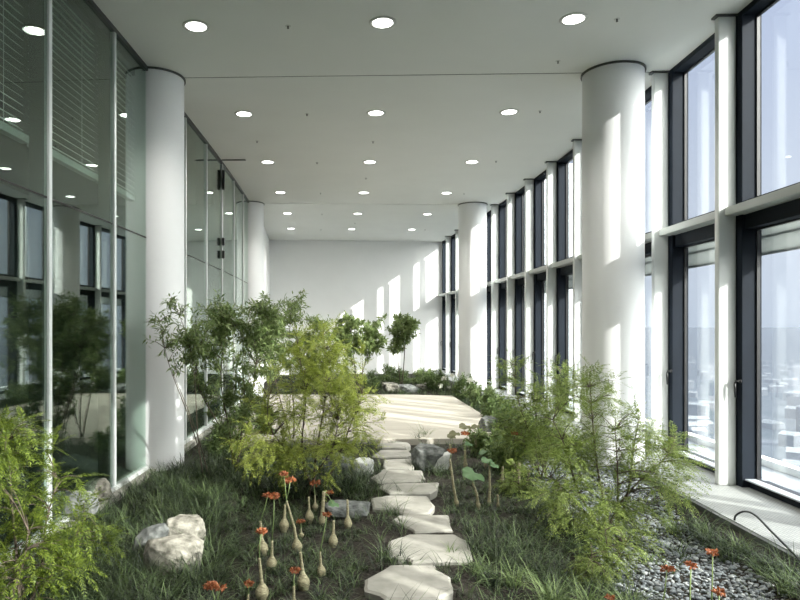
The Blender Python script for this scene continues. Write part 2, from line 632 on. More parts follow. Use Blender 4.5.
# ------------------------------------------------------------------ recessed ceiling lights
rows = ['nearest row', 'second row', 'third row', 'fourth row', 'fifth row', 'farthest row']
cols = ['left', 'middle', 'right']
proto = None
for i in range(-3, 6):
    u = 2*i-1
    for j in (-1, 0, 1):
        if i == -2 and False:
            continue
        c = P(u, j*1.9119, CEIL)
        if proto is None:
            proto = empty('ceiling_light', c)
            b = MB(); b.lathe(c, [(.105, .0), (.105, -.008), (.135, -.008), (.14, -.002), (.14, .0)], 40)
            b.build('rim', M['lamprim'], proto, smooth=True)
            b = MB()
            n = 40
            b.add([(c.x, c.y, c.z-.004)]+[(c.x+.106*math.cos(2*PI*q/n), c.y+.106*math.sin(2*PI*q/n), c.z-.004) for q in range(n)],
                  [(0, 1+(q+1) % n, 1+q) for q in range(n)])
            b.build('lamp_disc', M['lamp'], proto)
            t = proto
        else:
            t = copy_tree(proto)
            t.location = c
        if i >= 0:
            lab = f'recessed round ceiling light, {cols[j+1]} one of the {rows[i]}'
        else:
            lab = 'recessed round ceiling light above and behind the camera'
        tag(t, lab, 'ceiling light', 'recessed ceiling lights' if i >= 0 else 'ceiling lights out of view')
        if i >= -2:
            L = bpy.data.lights.new('downlight', 'SPOT')
            L.energy = 150
            L.spot_size = math.radians(120)
            L.spot_blend = .8
            L.shadow_soft_size = .1
            L.color = (1, .97, .90)
            lo = bpy.data.objects.new('downlight', L)
            lo.location = (0, 0, -.03)
            lo.parent = t
            COL.objects.link(lo)

# sprinkler heads
sp = [((288, 26), 'near the top edge left of the middle light'), ((307, 114), 'between the left and middle lights of the second row'),
      ((373, 141.5), 'just behind the middle light of the second row'), ((540, 111), 'right of the right light of the second row'),
      ((558, 61), 'left of the top of the near right column'), ((617, 19), 'right of the right light of the nearest row'),
      ((257, 141), 'near the left glass behind the second row of lights'), ((317, 162.5), 'between the left and middle lights of the third row'),
      ((366, 178), 'behind the middle light of the third row'), ((496, 161), 'right of the right light of the third row'),
      ((320.5, 193), 'between the left and middle lights of the fourth row'), ((464, 193.5), 'right of the right light of the fourth row'),
      ((322, 214), 'between the left and middle lights of the fifth row'), ((355, 223), 'behind the middle light of the fifth row'),
      ((321, 229.5), 'between the left and middle lights of the farthest row'), ((425, 229.5), 'right of the right light of the farthest row')]
sproto = None
for (px, py), where in sp:
    c = at(px, py, CEIL)
    c.z += .003
    if sproto is None:
        sproto = empty('sprinkler', c)
        b = MB(); b.lathe(c, [(.0, -.004), (.03, -.004), (.032, 0)], 16); b.build('escutcheon', M['lamprim'], sproto)
        b = MB(); b.lathe(c, [(.0, -.03), (.012, -.03), (.012, -.025), (.007, -.022), (.009, -.004)], 12); b.build('nozzle', M['nozzle'], sproto)
        t = sproto
    else:
        t = copy_tree(sproto)
        t.location = c
    tag(t, 'tiny ceiling sprinkler head '+where, 'sprinkler', 'ceiling sprinkler heads')

# ------------------------------------------------------------------ deck and stepping stones
b = MB()
dpts = [(.86, -2.2), (.90, 0), (1.02, 1.80), (1.75, 1.96), (2.6, 2.06), (5.1, 2.07), (5.3, .9), (5.35, -2.2)]
top = [P(u, r, .0) for u, r in dpts]
n = len(top)
b.add(top+[v+Vector((0, 0, -.12)) for v in top], [tuple(reversed(range(n)))[::-1], tuple(range(n, 2*n))[::-1]]+[(i, n+i, n+(i+1) % n, (i+1) % n) for i in range(n)])
b.f = [tuple(reversed(f)) if i == 0 else f for i, f in enumerate(b.f)]
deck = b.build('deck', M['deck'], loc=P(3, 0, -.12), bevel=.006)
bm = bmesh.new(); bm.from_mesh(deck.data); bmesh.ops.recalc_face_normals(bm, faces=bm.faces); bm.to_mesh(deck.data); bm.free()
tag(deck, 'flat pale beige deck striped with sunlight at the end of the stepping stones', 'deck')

ST = [  # photo outlines (zoom pixels /3.53 + (340,430))
    [(87, 525), (175, 475), (335, 475), (340, 490), (390, 515), (400, 568), (350, 594), (160, 594), (140, 580), (88, 565)],
    [(172, 390), (240, 365), (405, 365), (445, 385), (468, 450), (440, 462), (255, 466), (235, 452), (180, 445)],
    [(180, 318), (205, 300), (383, 298), (398, 352), (265, 360), (250, 348)],
    [(110, 238), (160, 230), (310, 232), (335, 265), (318, 292), (225, 295), (180, 280), (115, 275)],
    [(138, 202), (150, 190), (350, 184), (345, 205), (318, 222), (175, 222)],
    [(108, 168), (135, 150), (150, 137), (290, 142), (302, 170), (285, 178), (140, 186)],
    [(150, 125), (155, 104), (255, 100), (262, 130), (245, 138), (160, 133)],
    [(112, 92), (140, 70), (240, 70), (258, 84), (235, 94), (150, 98)],
    [(130, 60), (135, 46), (240, 43), (250, 54), (235, 64)],
    [(122, 38), (130, 32), (230, 30), (238, 38), (190, 41)],
    [(120, 640), (150, 602), (390, 600), (430, 640), (400, 700), (130, 700)],
]
names = ['pale flat stepping stone nearest the camera, whole', 'largest pale stepping stone, second whole one from the camera',
         'third stepping stone from the camera with slanted left corner', 'fourth stepping stone from the camera, thick broken left edge',
         'fifth stepping stone from the camera, reaching farthest right', 'sixth stepping stone from the camera, beside the left white pebbles',
         'seventh stepping stone from the camera, shaded', 'eighth stepping stone from the camera, left of the white-edged rock',
         'ninth stepping stone from the camera, small and close to the deck', 'last narrow stepping stone directly before the deck',
         'stepping stone cut off by the bottom edge of the picture']
ZS = -.03
for pts, lab in zip(ST, names):
    rnd = random.Random(len(lab))
    ring = []
    w = [at(340+x/3.53, 430+y/3.53, ZS) for x, y in pts]
    for i, p in enumerate(w):
        q = w[(i+1) % len(w)]
        for t in (0, .33, .66):
            v = p.lerp(q, t)
            if t:
                v += Vector((rnd.uniform(-.012, .012), rnd.uniform(-.012, .012), 0))
            ring.append(v)
    n = len(ring)
    c = sum(ring, Vector())/n
    b = MB()
    vs = [c+Vector((0, 0, .004))]+[c.lerp(v, .93)+Vector((0, 0, rnd.uniform(-.001, .003))) for v in ring]+[v+Vector((0, 0, -.012)) for v in ring]+[c.lerp(v, .97)+Vector((0, 0, -.13)) for v in ring]
    fs = [(0, 1+i, 1+(i+1) % n) for i in range(n)]
    for lay in (0, 1):
        o = 1+lay*n
        fs += [(o+i, o+n+i, o+n+(i+1) % n, o+(i+1) % n) for i in range(n)]
    b.add(vs, fs)
    o = b.build('stepping_stone', M['slab'], loc=(c.x, c.y, -.12))
    bm = bmesh.new(); bm.from_mesh(o.data); bmesh.ops.recalc_face_normals(bm, faces=bm.faces); bm.to_mesh(o.data); bm.free()
    tag(o, lab, 'stepping stone', 'stepping stones of the garden path')


# ------------------------------------------------------------------ rocks
def rock(px0, px1, py0, py1, depth, m, label, seed, name='rock', boxy=.5, tilt=0, cat='rock', group=None, sink=.03):
    """rock whose outline in the photo spans the given pixels; its foot stands on the ground"""
    g = at((px0+px1)/2, py1, FL)
    Y = g.y+depth/2
    wdt = (px1-px0)*Y/F
    hgt = (py1-py0)*g.y/F*.98
    bm = bmesh.new()
    rnd = random.Random(seed)
    o3 = Vector((rnd.uniform(-50, 50), rnd.uniform(-50, 50), rnd.uniform(-50, 50)))
    ga = PI*(3-5**.5)
    nn = 34
    for i in range(nn):
        z = 1-2*(i+.5)/nn
        t = i*ga+rnd.uniform(-.25, .25)
        q = (1-z*z)**.5
        d = Vector((q*math.cos(t), q*math.sin(t), z))
        p = d/max((abs(d.x)**5+abs(d.y)**5+abs(d.z)**5)**.2, .2)
        p = d.lerp(p, min(1, boxy+.25))*rnd.uniform(.84, 1.06)
        bm.verts.new(p)
    hull = bmesh.ops.convex_hull(bm, input=bm.verts)
    bmesh.ops.delete(bm, geom=[g2 for g2 in hull['geom_interior'] if isinstance(g2, bmesh.types.BMVert)], context='VERTS')
    bmesh.ops.bevel(bm, geom=list(bm.edges), offset=.035, segments=1, affect='EDGES', clamp_overlap=True)
    bmesh.ops.triangulate(bm, faces=bm.faces)
    bmesh.ops.subdivide_edges(bm, edges=bm.edges, cuts=2, use_grid_fill=True)
    bmesh.ops.triangulate(bm, faces=bm.faces)
    for v in bm.verts:
        p = v.co
        v.co = p*(1+.05*mnoise.noise(p*2.2+o3)+.03*mnoise.noise(p*5+o3)+.018*mnoise.noise(p*12+o3))
    xs = [v.co.x for v in bm.verts]; ys = [v.co.y for v in bm.verts]; zs = [v.co.z for v in bm.verts]
    for v in bm.verts:
        v.co.x = (v.co.x-(max(xs)+min(xs))/2)/(max(xs)-min(xs))*wdt
        v.co.y = (v.co.y-(max(ys)+min(ys))/2)/(max(ys)-min(ys))*depth
        v.co.z = (v.co.z-min(zs))/(max(zs)-min(zs))*(hgt+sink)-sink
        v.co.x += tilt*v.co.z
    me = bpy.data.meshes.new(name)
    bm.to_mesh(me); bm.free()
    me.materials.append(m)
    o = bpy.data.objects.new(name, me)
    COL.objects.link(o)
    o.location = ((((px0+px1)/2)-PX)*Y/F, Y, FL)
    return tag(o, label, cat, group)


rock(143, 204, 542, 574, .26, M['rock'], 'big sunlit pale limestone rock in front of the left pair', 5, boxy=.8)
rock(162, 206, 520, 556, .24, M['rock'], 'rounded pale rock behind the big limestone rock on the left', 18, boxy=.5)
rock(128, 162, 528, 560, .24, M['greyrock'], 'grey leaning rock left of the two pale limestone rocks', 12, tilt=.5)
rock(321, 371, 505, 520, .30, M['greyrock'], 'flat dark grey slab lying among the bulb plants left of the path', 21, boxy=.7)
rock(411, 447, 446, 472, .35, M['greyrock'], 'grey rock right of the path, between path and bulb plants', 33, boxy=.2)
rock(432, 448, 452, 472, .10, M['whitestone'], 'small white stone leaning on the grey rock right of the path', 36, boxy=.4, tilt=.3)
rock(479, 501, 417, 438, .35, M['greyrock'], 'rounded grey boulder at the near right corner of the deck', 41, boxy=.2)
rock(352, 374, 459, 477, .25, M['whitestone'], 'jagged white stone at the left edge of the stepping stones', 47, boxy=.4)
rock(322, 352, 455, 478, .35, M['greyrock'], 'grey rock under the feathery shrub left of the path', 52, boxy=.3)
rock(384, 402, 383, 393, .6, M['rock'], 'pale grey rock at the far left edge behind the deck', 61, boxy=.3, tilt=-.4)
rock(398, 422, 385, 393, .6, M['greyrock'], 'low grey rock slab behind the deck, middle of three', 65, boxy=.4, tilt=-.6)
rock(416, 450, 384, 392, .7, M['rock'], 'broad low pale rock behind the deck beside white flowers', 69, boxy=.5)
rock(62, 98, 495, 522, .25, M['greyrock'], 'grey boulder against the foot of the left glass', 74, boxy=.3)
rock(84, 112, 482, 503, .28, M['rock'], 'pale boulder against the glass just before the left column', 77, boxy=.4)

# ------------------------------------------------------------------ gravel
GP = [(515, 462), (545, 452), (600, 452), (632, 470), (656, 498), (680, 522), (702, 545), (742, 568), (785, 597), (835, 630), (850, 680), (700, 680), (640, 605), (610, 585), (598, 555), (575, 520), (545, 500)]


def inpoly(x, y, poly):
    c = False
    j = len(poly)-1
    for i in range(len(poly)):
        xi, yi = poly[i]; xj, yj = poly[j]
        if (yi > y) != (yj > y) and x < (xj-xi)*(y-yi)/(yj-yi)+xi:
            c = not c
        j = i
    return c


GW = [at(x, y) for x, y in GP]
GXY = [(v.x, v.y) for v in GW]
rnd = random.Random(5)


def pebble_verts(seed):
    bm = bmesh.new()
    bmesh.ops.create_icosphere(bm, subdivisions=2, radius=1)
    rr = random.Random(seed)
    o3 = Vector((rr.uniform(-50, 50), rr.uniform(-50, 50), 0))
    pl = [Vector((rr.gauss(0, 1), rr.gauss(0, 1), rr.gauss(0, 1))).normalized() for _ in range(6)]
    for v in bm.verts:
        p = v.co.copy()
        for q in pl:
            e = p.dot(q)-.7
            if e > 0:
                p -= q*e
        v.co = p*(1+.15*mnoise.noise(v.co*1.3+o3))
        v.co.z *= .6
    return bm


PM = []
for s in range(6):
    bm = pebble_verts(s)
    me = bpy.data.meshes.new('gravel_stone')
    bm.to_mesh(me); bm.free()
    me.materials.append(M['pebble2'] if s in (1, 4) else M['pebble'])
    me.polygons.foreach_set('use_smooth', [True]*len(me.polygons))
    PM.append(me)
pv = [np.array([v.co for v in me.vertices]) for me in PM]
pf = [[tuple(p.vertices) for p in me.polygons] for me in PM]
cand = []
xmin, xmax = min(p[0] for p in GXY), max(p[0] for p in GXY)
ymin, ymax = min(p[1] for p in GXY), max(p[1] for p in GXY)
while len(cand) < 13000:
    x, y = rnd.uniform(xmin, xmax), rnd.uniform(ymin, ymax)
    if inpoly(x, y, GXY) and (x-P(0, 2.835).x)**2+(y-P(0, 2.835).y)**2 > .42**2:
        cand.append((x, y, rnd.uniform(.006, .0145)*(1.35 if rnd.random() < .1 else 1)))
vis = [c for c in cand if pix((c[0], c[1], FL))[0] < 795 and pix((c[0], c[1], FL))[1] < 598]
vis.sort(key=lambda c: -c[2]/c[1])
big = vis[:300]
bigset = set(big)
for i, (x, y, s) in enumerate(big):
    o = bpy.data.objects.new('gravel_stone', PM[i % 6])
    o.location = (x, y, gz(x, y)+.012+s*.35)
    o.rotation_euler = (rnd.uniform(-.5, .5), rnd.uniform(-.5, .5), rnd.uniform(0, 6.3))
    o.scale = (s*rnd.uniform(.9, 1.4), s, s*rnd.uniform(.7, 1.1))
    COL.objects.link(o)
    tag(o, 'grey-white gravel stone lying in the gravel strip below the right windows', 'gravel stone', 'larger gravel stones of the right gravel strip')
for mi, mm in ((0, 'pebble'), (1, 'pebble2')):
    vs, fs = [], []
    nv = 0
    for (x, y, s) in cand:
        if (x, y, s) in bigset or (rnd.random() < .3) != bool(mi):
            continue
        q = rnd.randrange(6)
        mt = Matrix.Rotation(rnd.uniform(0, 6.3), 3, 'Z') @ Matrix.Rotation(rnd.uniform(-.6, .6), 3, 'X')
        A = pv[q]*s*np.array([1.2, 1, 1]) @ np.array(mt).T + np.array([x, y, gz(x, y)+s*.25])
        vs.append(A)
        fs += [(a+nv, b2+nv, c+nv) for a, b2, c in pf[q]]
        nv += len(A)
    b = MB()
    b.v = [tuple(p) for p in np.concatenate(vs)]
    b.f = fs
    o = b.build('gravel', M[mm], smooth=True)
    tag(o, 'strip of mixed grey gravel below the right windows' if mi == 0 else 'white chips mixed into the gravel strip below the right windows', 'gravel', kind='stuff')

# ------------------------------------------------------------------ plants
UP = np.array([0, 0, 1.0])


def nrm(v):
    return v/np.maximum(np.linalg.norm(v, axis=-1, keepdims=True), 1e-9)


class Leaves:
    def __init__(self):
        self.V = []

    def add(self, Pb, D, Nn, L, W, bend=0):
        """diamond leaves: base, side, tip, side"""
        Pb, D, Nn = np.asarray(Pb), nrm(np.asarray(D)), np.asarray(Nn)
        S_ = nrm(np.cross(D, Nn))
        L = np.asarray(L).reshape(-1, 1) if np.ndim(L) else L
        W = np.asarray(W).reshape(-1, 1) if np.ndim(W) else W
        mid = Pb + D*L*.45
        A = np.stack([Pb, mid+S_*W*.5, Pb+D*L-UP*bend*L, mid-S_*W*.5], axis=1)
        self.V.append(A.reshape(-1, 3))

    def build(self, name, m, parent, off):
        V = np.concatenate(self.V)
        Q = np.arange(len(V)).reshape(-1, 4)
        return np_mesh(name, V, Q, m, parent, off)


def frond(lv, p, d, length, pairs, ll, lw, rng, droop=.5, ang=.9):
    """feathered leaf: midrib with pairs of leaflets"""
    d = nrm(np.asarray(d, float))
    side = nrm(np.cross(d, UP)+1e-6)
    t = np.linspace(.15, 1, pairs)
    pts = p + np.outer(t*length, d) - np.outer(t**2*length*droop, UP)
    dirs = nrm(d - np.outer(2*t*droop, UP))
    nn = nrm(np.cross(np.tile(side, (pairs, 1)), dirs))
    size = ll*(1-.5*np.abs(t-.45)*1.3)*rng.uniform(.8, 1.2, pairs)
    for sg in (-1, 1):
        dd = dirs*math.cos(ang) + side*sg*math.sin(ang) + rng.normal(0, .13, (pairs, 3)) - UP*.15
        lv.add(pts, dd, nn + rng.normal(0, .25, (pairs, 3)), size, lw*rng.uniform(.8, 1.2, pairs))
    lv.add(pts[-1:], dirs[-1:], nn[-1:], ll, lw)
    # midrib
    lv.add(p.reshape(1, 3), (pts[-1]-p).reshape(1, 3), side.reshape(1, 3), np.linalg.norm(pts[-1]-p), .0022)


def spray(lv, p, d, n, ll, lw, rng, spread=.8):
    """loose spray of narrow leaves at a twig end"""
    d = nrm(np.asarray(d, float))
    D = d + rng.normal(0, spread, (n, 3)) - UP*rng.uniform(0, .5, (n, 1))
    Pb = p + np.outer(rng.uniform(-.06, .06, n), d) + rng.normal(0, .015, (n, 3))
    Nn = UP + rng.normal(0, .5, (n, 3))
    lv.add(Pb, D, Nn, ll*rng.uniform(.6, 1.25, n), lw*rng.uniform(.7, 1.2, n), .12)


def plant(name, base, lobes, stems, m, label, cat, seed, kind='frond', twigs=90, per=6, fl=.15, pairs=9, ll=.03, lw=.008,
          droop=.5, stem_r=.012, group=None, barkm=None, shell=.55, low=.25, wl=.45):
    """shrub with stems, twigs and leaves; lobes = [(centre, (rx, ry, rz), weight)] in world space"""
    rng = np.random.default_rng(seed)
    base = Vector(base)
    root = empty(name, base, label, cat, group)
    barkm = barkm or M['bark']
    off = np.array(base)
    paths, mbs = [], []
    for tip, bend in stems:
        tip = Vector(tip)
        pts = []
        s0 = base+Vector((rng.uniform(-.05, .05), rng.uniform(-.05, .05), -.02))
        wob = Vector((rng.normal(0, .03), rng.normal(0, .03), 0))
        for i in range(11):
            t = i/10
            v = s0.lerp(tip, t)
            v += Vector(bend)*math.sin(PI*t)
            v += wob*math.sin(2.2*PI*t)
            pts.append(v)
        b = MB(); b.tube(pts, [stem_r*(1-.75*i/10) for i in range(11)], 6)
        paths.append(np.array(pts))
        mbs.append(b)
    allp = np.concatenate([p[2:] for p in paths])
    own = np.repeat(np.arange(len(paths)), 9)
    lv = Leaves()
    wsum = sum(l[2] for l in lobes)
    for (c, rad, wgt) in lobes:
        for _ in range(max(1, int(twigs*wgt/wsum))):
            d = nrm(rng.normal(0, 1, 3))
            tip = np.array(c)+d*np.array(rad)*(shell+(1-shell)*rng.uniform())**.6*rng.uniform(.55, 1.22)
            if tip[2] < base.z+.05:
                tip[2] = base.z+.05+abs(rng.normal(0, .06))
            # nearest stem point, biased below the tip
            dist = np.linalg.norm((allp-tip)*np.array([1, 1, .7]), axis=1)+np.maximum(0, allp[:, 2]-tip[2])*1.5
            am = np.argmin(dist)
            s0 = allp[am]
            ln = np.linalg.norm(tip-s0)
            ts = np.linspace(0, 1, 5)
            arc = s0+np.outer(ts, tip-s0)+np.outer(np.sin(ts*PI)*ln*.12, UP)
            mbs[own[am]].tube(arc, [.0045, .0038, .003, .0022, .0012], 3, False)
            td = nrm(tip-s0)
            for k in range(per):
                t = 1-wl*rng.uniform()**1.2 if ln > .25 else rng.uniform(.3, 1)
                p = s0+t*(tip-s0)+UP*math.sin(t*PI)*ln*.12
                dd = td*.7+rng.normal(0, .6, 3)+UP*.15
                if kind == 'frond':
                    frond(lv, p, dd, fl*rng.uniform(.7, 1.2), pairs, ll, lw, rng, droop)
                else:
                    spray(lv, p, dd, pairs, ll, lw, rng)
    for b in mbs:
        b.build('stem', barkm, root, smooth=True)
    lv.build('foliage', m, root, off)
    return root


def lobe(px, py, Y, rpx, rpy, ry, w=1):
    c = atY(px, py, Y)
    return ((c.x, c.y, c.z), (rpx*Y/F, ry, rpy*Y/F), w)


def G(px, Y):
    x = (px-PX)*Y/F
    return Vector((x, Y, gz(x, Y)))


# 1 tall narrow-leaved shrub by the left column
plant('narrow_leaved_shrub', G(236, 7.3),
      [lobe(234, 352, 7.3, 50, 52, .55, 1.6), lobe(265, 328, 7.4, 40, 32, .45, 1.0), lobe(200, 345, 7.0, 30, 32, .4, .6), lobe(240, 415, 7.2, 28, 38, .35, .7),
       lobe(222, 318, 7.3, 30, 20, .35, .6)],
      [(atY(225, 330, 7.2), (-.05, 0, 0)), (atY(262, 318, 7.4), (.05, .05, 0)), (atY(196, 350, 7.0), (-.12, 0, .1)), (atY(244, 370, 7.2), (.03, -.05, 0))],
      M['nandina'], 'tall dark green narrow-leaved shrub beside the near left column', 'shrub', 11, 'spray', 260, 6, pairs=6, ll=.085, lw=.019, wl=.7)
# its long twigs reaching across the column
plant('arching_twig_shrub', G(206, 6.9),
      [lobe(162, 330, 6.7, 20, 34, .2, 1), lobe(178, 305, 6.8, 18, 10, .15, .5), lobe(185, 360, 6.8, 12, 16, .15, .5)],
      [(atY(158, 322, 6.7), (-.02, 0, .12)), (atY(175, 300, 6.8), (.05, 0, .1)), (atY(172, 372, 6.8), (0, 0, .1))],
      M['nandina'], 'thin shrub with sparse arching twigs reaching across the left column', 'shrub', 12, 'spray', 46, 3, pairs=4, ll=.075, lw=.02, stem_r=.007)
# pale shrubs farther back
plant('narrow_leaved_shrub', G(290, 9.0),
      [lobe(292, 332, 9.0, 36, 36, .5, 1), lobe(318, 350, 9.2, 26, 36, .4, .7), lobe(268, 345, 8.8, 24, 40, .4, .6)],
      [(atY(290, 310, 9.0), (0, 0, 0)), (atY(318, 330, 9.2), (.05, 0, 0)), (atY(268, 325, 8.8), (-.05, 0, 0))],
      M['palenandina'], 'pale green narrow-leaved shrub behind the feathery shrub, left of the deck', 'shrub', 13, 'spray', 230, 6, pairs=6, ll=.085, lw=.019, wl=.7)
# 2 feathery yellow-green shrub left of the path
plant('feathery_shrub', G(312, 6.35),
      [lobe(310, 400, 6.4, 62, 48, .55, 2.0), lobe(318, 352, 6.5, 42, 30, .4, .9), lobe(352, 428, 6.3, 36, 34, .4, .8), lobe(268, 440, 6.2, 36, 34, .4, .8), lobe(330, 385, 6.2, 50, 34, .4, .8), lobe(305, 458, 6.1, 58, 22, .35, .8)],
      [(atY(300, 345, 6.5), (-.05, 0, 0)), (atY(325, 335, 6.5), (.03, 0, 0)), (atY(362, 395, 6.3), (.06, -.05, .05)), (atY(265, 400, 6.2), (-.08, 0, .05)), (atY(340, 420, 6.2), (0, -.05, 0))],
      M['feather'], 'feathery yellow-green shrub left of the stepping stones', 'shrub', 21, 'frond', 340, 6, fl=.19, pairs=11, ll=.038, lw=.007, droop=.3)
# 3 feathery lime shrub in the lower left corner
plant('feathery_shrub', G(18, 3.75),
      [lobe(12, 480, 3.75, 60, 60, .30, 1.6), lobe(60, 520, 3.7, 46, 44, .28, .9), lobe(25, 570, 3.6, 62, 40, .3, 1.1), lobe(95, 540, 3.9, 30, 24, .2, .3), lobe(5, 440, 3.8, 34, 24, .25, .4)],
      [(atY(8, 440, 3.8), (0, 0, 0)), (atY(55, 480, 3.75), (.05, 0, 0)), (atY(-20, 470, 3.7), (-.05, 0, 0)), (atY(85, 520, 3.85), (.04, 0, .04)), (atY(30, 530, 3.5), (0, -.05, 0))],
      M['featherL'], 'feathery lime-green shrub in the lower left corner by the glass', 'shrub', 31, 'frond', 170, 5, fl=.16, pairs=12, ll=.033, lw=.0065, droop=.3)
# 4 feathery shrub at the right, in front of the near column
plant('feathery_shrub', G(608, 5.25),
      [lobe(600, 430, 5.3, 62, 40, .45, 1.6), lobe(650, 462, 5.2, 46, 30, .4, .9), lobe(568, 462, 5.3, 40, 34, .35, .9), lobe(600, 505, 5.1, 62, 26, .4, .9), lobe(592, 392, 5.4, 34, 22, .3, .5), lobe(668, 446, 5.4, 26, 18, .25, .3), lobe(628, 522, 4.9, 36, 22, .3, .35), lobe(566, 506, 5.0, 44, 24, .3, .5), lobe(660, 486, 5.0, 30, 18, .25, .35)],
      [(atY(590, 372, 5.4), (-.05, 0, 0)), (atY(640, 410, 5.3), (.05, 0, .05)), (atY(555, 420, 5.3), (-.08, 0, .05)), (atY(680, 432, 5.4), (.05, 0, .1)), (atY(615, 430, 5.1), (0, -.05, 0)), (atY(540, 470, 5.2), (-.05, 0, .08))],
      M['featherR'], 'feathery green shrub on the gravel in front of the near right column', 'shrub', 41, 'frond', 270, 6, fl=.20, pairs=11, ll=.036, lw=.0065, droop=.3)
plant('feathery_shrub', G(545, 6.9),
      [lobe(535, 420, 6.9, 42, 42, .4, 1.2), lobe(528, 445, 7.1, 30, 22, .35, .7), lobe(560, 385, 7.0, 22, 20, .25, .35), lobe(512, 375, 7.1, 18, 16, .2, .2)],
      [(atY(512, 365, 7.1), (-.04, 0, 0)), (atY(560, 370, 7.0), (.04, 0, 0)), (atY(525, 430, 7.0), (-.05, 0, .04)), (atY(535, 400, 6.8), (0, 0, 0))],
      M['featherR'], 'feathery green shrub farther back, between the deck corner and the windows', 'shrub', 42, 'frond', 170, 6, fl=.21, pairs=11, ll=.042, lw=.0085, droop=.3)
plant('feathery_shrub', G(520, 6.3),
      [lobe(520, 482, 6.3, 24, 22, .25, 1)],
      [(atY(514, 462, 6.3), (0, 0, 0)), (atY(530, 470, 6.3), (0, 0, 0))],
      M['featherR'], 'low feathery green shrub among the bulb plants right of the path', 'shrub', 43, 'frond', 45, 6, fl=.12, pairs=8, ll=.03, lw=.0075)
plant('feathery_shrub', G(612, 4.4),
      [lobe(612, 548, 4.4, 30, 28, .2, 1), lobe(590, 575, 4.2, 26, 18, .15, .5)],
      [(atY(605, 525, 4.4), (0, 0, 0)), (atY(630, 535, 4.4), (.02, 0, 0)), (atY(590, 555, 4.3), (-.02, 0, 0))],
      M['featherR'], 'low bright feathery shrub at the left gravel edge near the picture bottom', 'shrub', 44, 'frond', 60, 5, fl=.12, pairs=10, ll=.026, lw=.006, stem_r=.007)
# far small trees
plant('small_tree', G(356, 16.2),
      [lobe(358, 330, 16.2, 27, 18, .7, 1), lobe(342, 348, 16.0, 18, 20, .5, .5), lobe(370, 345, 16.2, 18, 12, .5, .35)],
      [(atY(350, 325, 16.2), (0, 0, 0)), (atY(370, 328, 16.2), (.05, 0, 0)), (atY(338, 340, 16.0), (-.05, 0, 0))],
      M['palenandina'], 'small bushy tree left of the round-crowned one before the end wall', 'tree', 51, 'spray', 150, 6, pairs=7, ll=.12, lw=.045, stem_r=.016)
plant('small_tree', G(401, 17.2),
      [lobe(404, 328, 17.2, 15, 13, .4, 1), lobe(398, 345, 17.2, 9, 8, .25, .25)],
      [(atY(405, 325, 17.2), (.03, 0, 0)), (atY(398, 340, 17.2), (-.03, 0, 0))],
      M['palenandina'], 'small round-crowned tree on a thin trunk before the sunlit end wall', 'tree', 52, 'spray', 90, 6, pairs=7, ll=.11, lw=.045, stem_r=.018)
# low hedge clumps behind the deck and along the ledge
low = [(336, 17.0, 24, 12, 'behind the deck at the left'), (366, 17.4, 20, 10, 'behind the deck under the bushy tree'), (395, 18.0, 18, 11, 'behind the deck under the round-crowned tree'),
       (425, 18.4, 16, 9, 'against the end wall right of the trees'), (436, 16.4, 16, 11, 'behind the deck corner with white flowers'),
       (466, 14.6, 16, 13, 'at the far right deck corner'), (482, 13.0, 17, 14, 'along the right deck edge, second from the far corner'),
       (497, 11.2, 18, 15, 'along the right deck edge, third from the far corner'), (514, 9.6, 22, 17, 'right of the near deck corner'),
       (540, 8.4, 24, 16, 'beside the ledge behind the feathery shrubs'), (255, 9.6, 26, 22, 'behind the narrow-leaved shrub left of the deck'),
       (225, 8.3, 20, 16, 'at the foot of the left glass behind the column'),
       (487, 8.3, 20, 13, 'in front of the near right deck corner'), (505, 7.4, 16, 13, 'between the deck corner and the pale knobbly bulb plant')]
for i, (px, Y, rp, hp, where) in enumerate(low):
    g = G(px, Y)
    gp = pix(g)[1]
    plant('low_shrub', g, [lobe(px, gp-hp*.8, Y, rp, hp, rp*Y/F, 1)], [(atY(px-rp*.4, gp-hp, Y), (0, 0, 0)), (atY(px+rp*.4, gp-hp, Y), (0, 0, 0))],
          M['hedge'] if i % 3 else M['nandina'], 'low dark green shrub '+where, 'shrub', 60+i, 'spray', 70, 6, pairs=7, ll=.085, lw=.024, stem_r=.006, group='low shrubs round the deck')

# white flowers behind the deck corner
for i, (px, py, Y) in enumerate([(444, 379, 16.0), (452, 376, 16.2), (441, 387, 15.8), (470, 381, 14.2), (459, 374, 16.0)]):
    g = G(px, Y)
    t = empty('white_flower', g, 'white flower head '+['left of the pair', 'highest right of the pair', 'lowest one, near the deck edge', 'apart to the right by the window posts', 'topmost, close to the column'][i]+' behind the deck corner', 'flower', 'white flowers behind the deck')
    c = atY(px, py, Y)
    b = MB(); b.tube([g, g.lerp(c, .5)+Vector((.02, 0, 0)), c], .006, 5); b.build('stalk', M['stem'], t)
    lv = Leaves(); rng = np.random.default_rng(i)
    n = 16
    lv.add(np.tile(np.array(c), (n, 1)), rng.normal(0, 1, (n, 3))+UP*.4, rng.normal(0, 1, (n, 3)), .09, .05)
    lv.build('petals', M['whiteflower'], t, np.array(g))


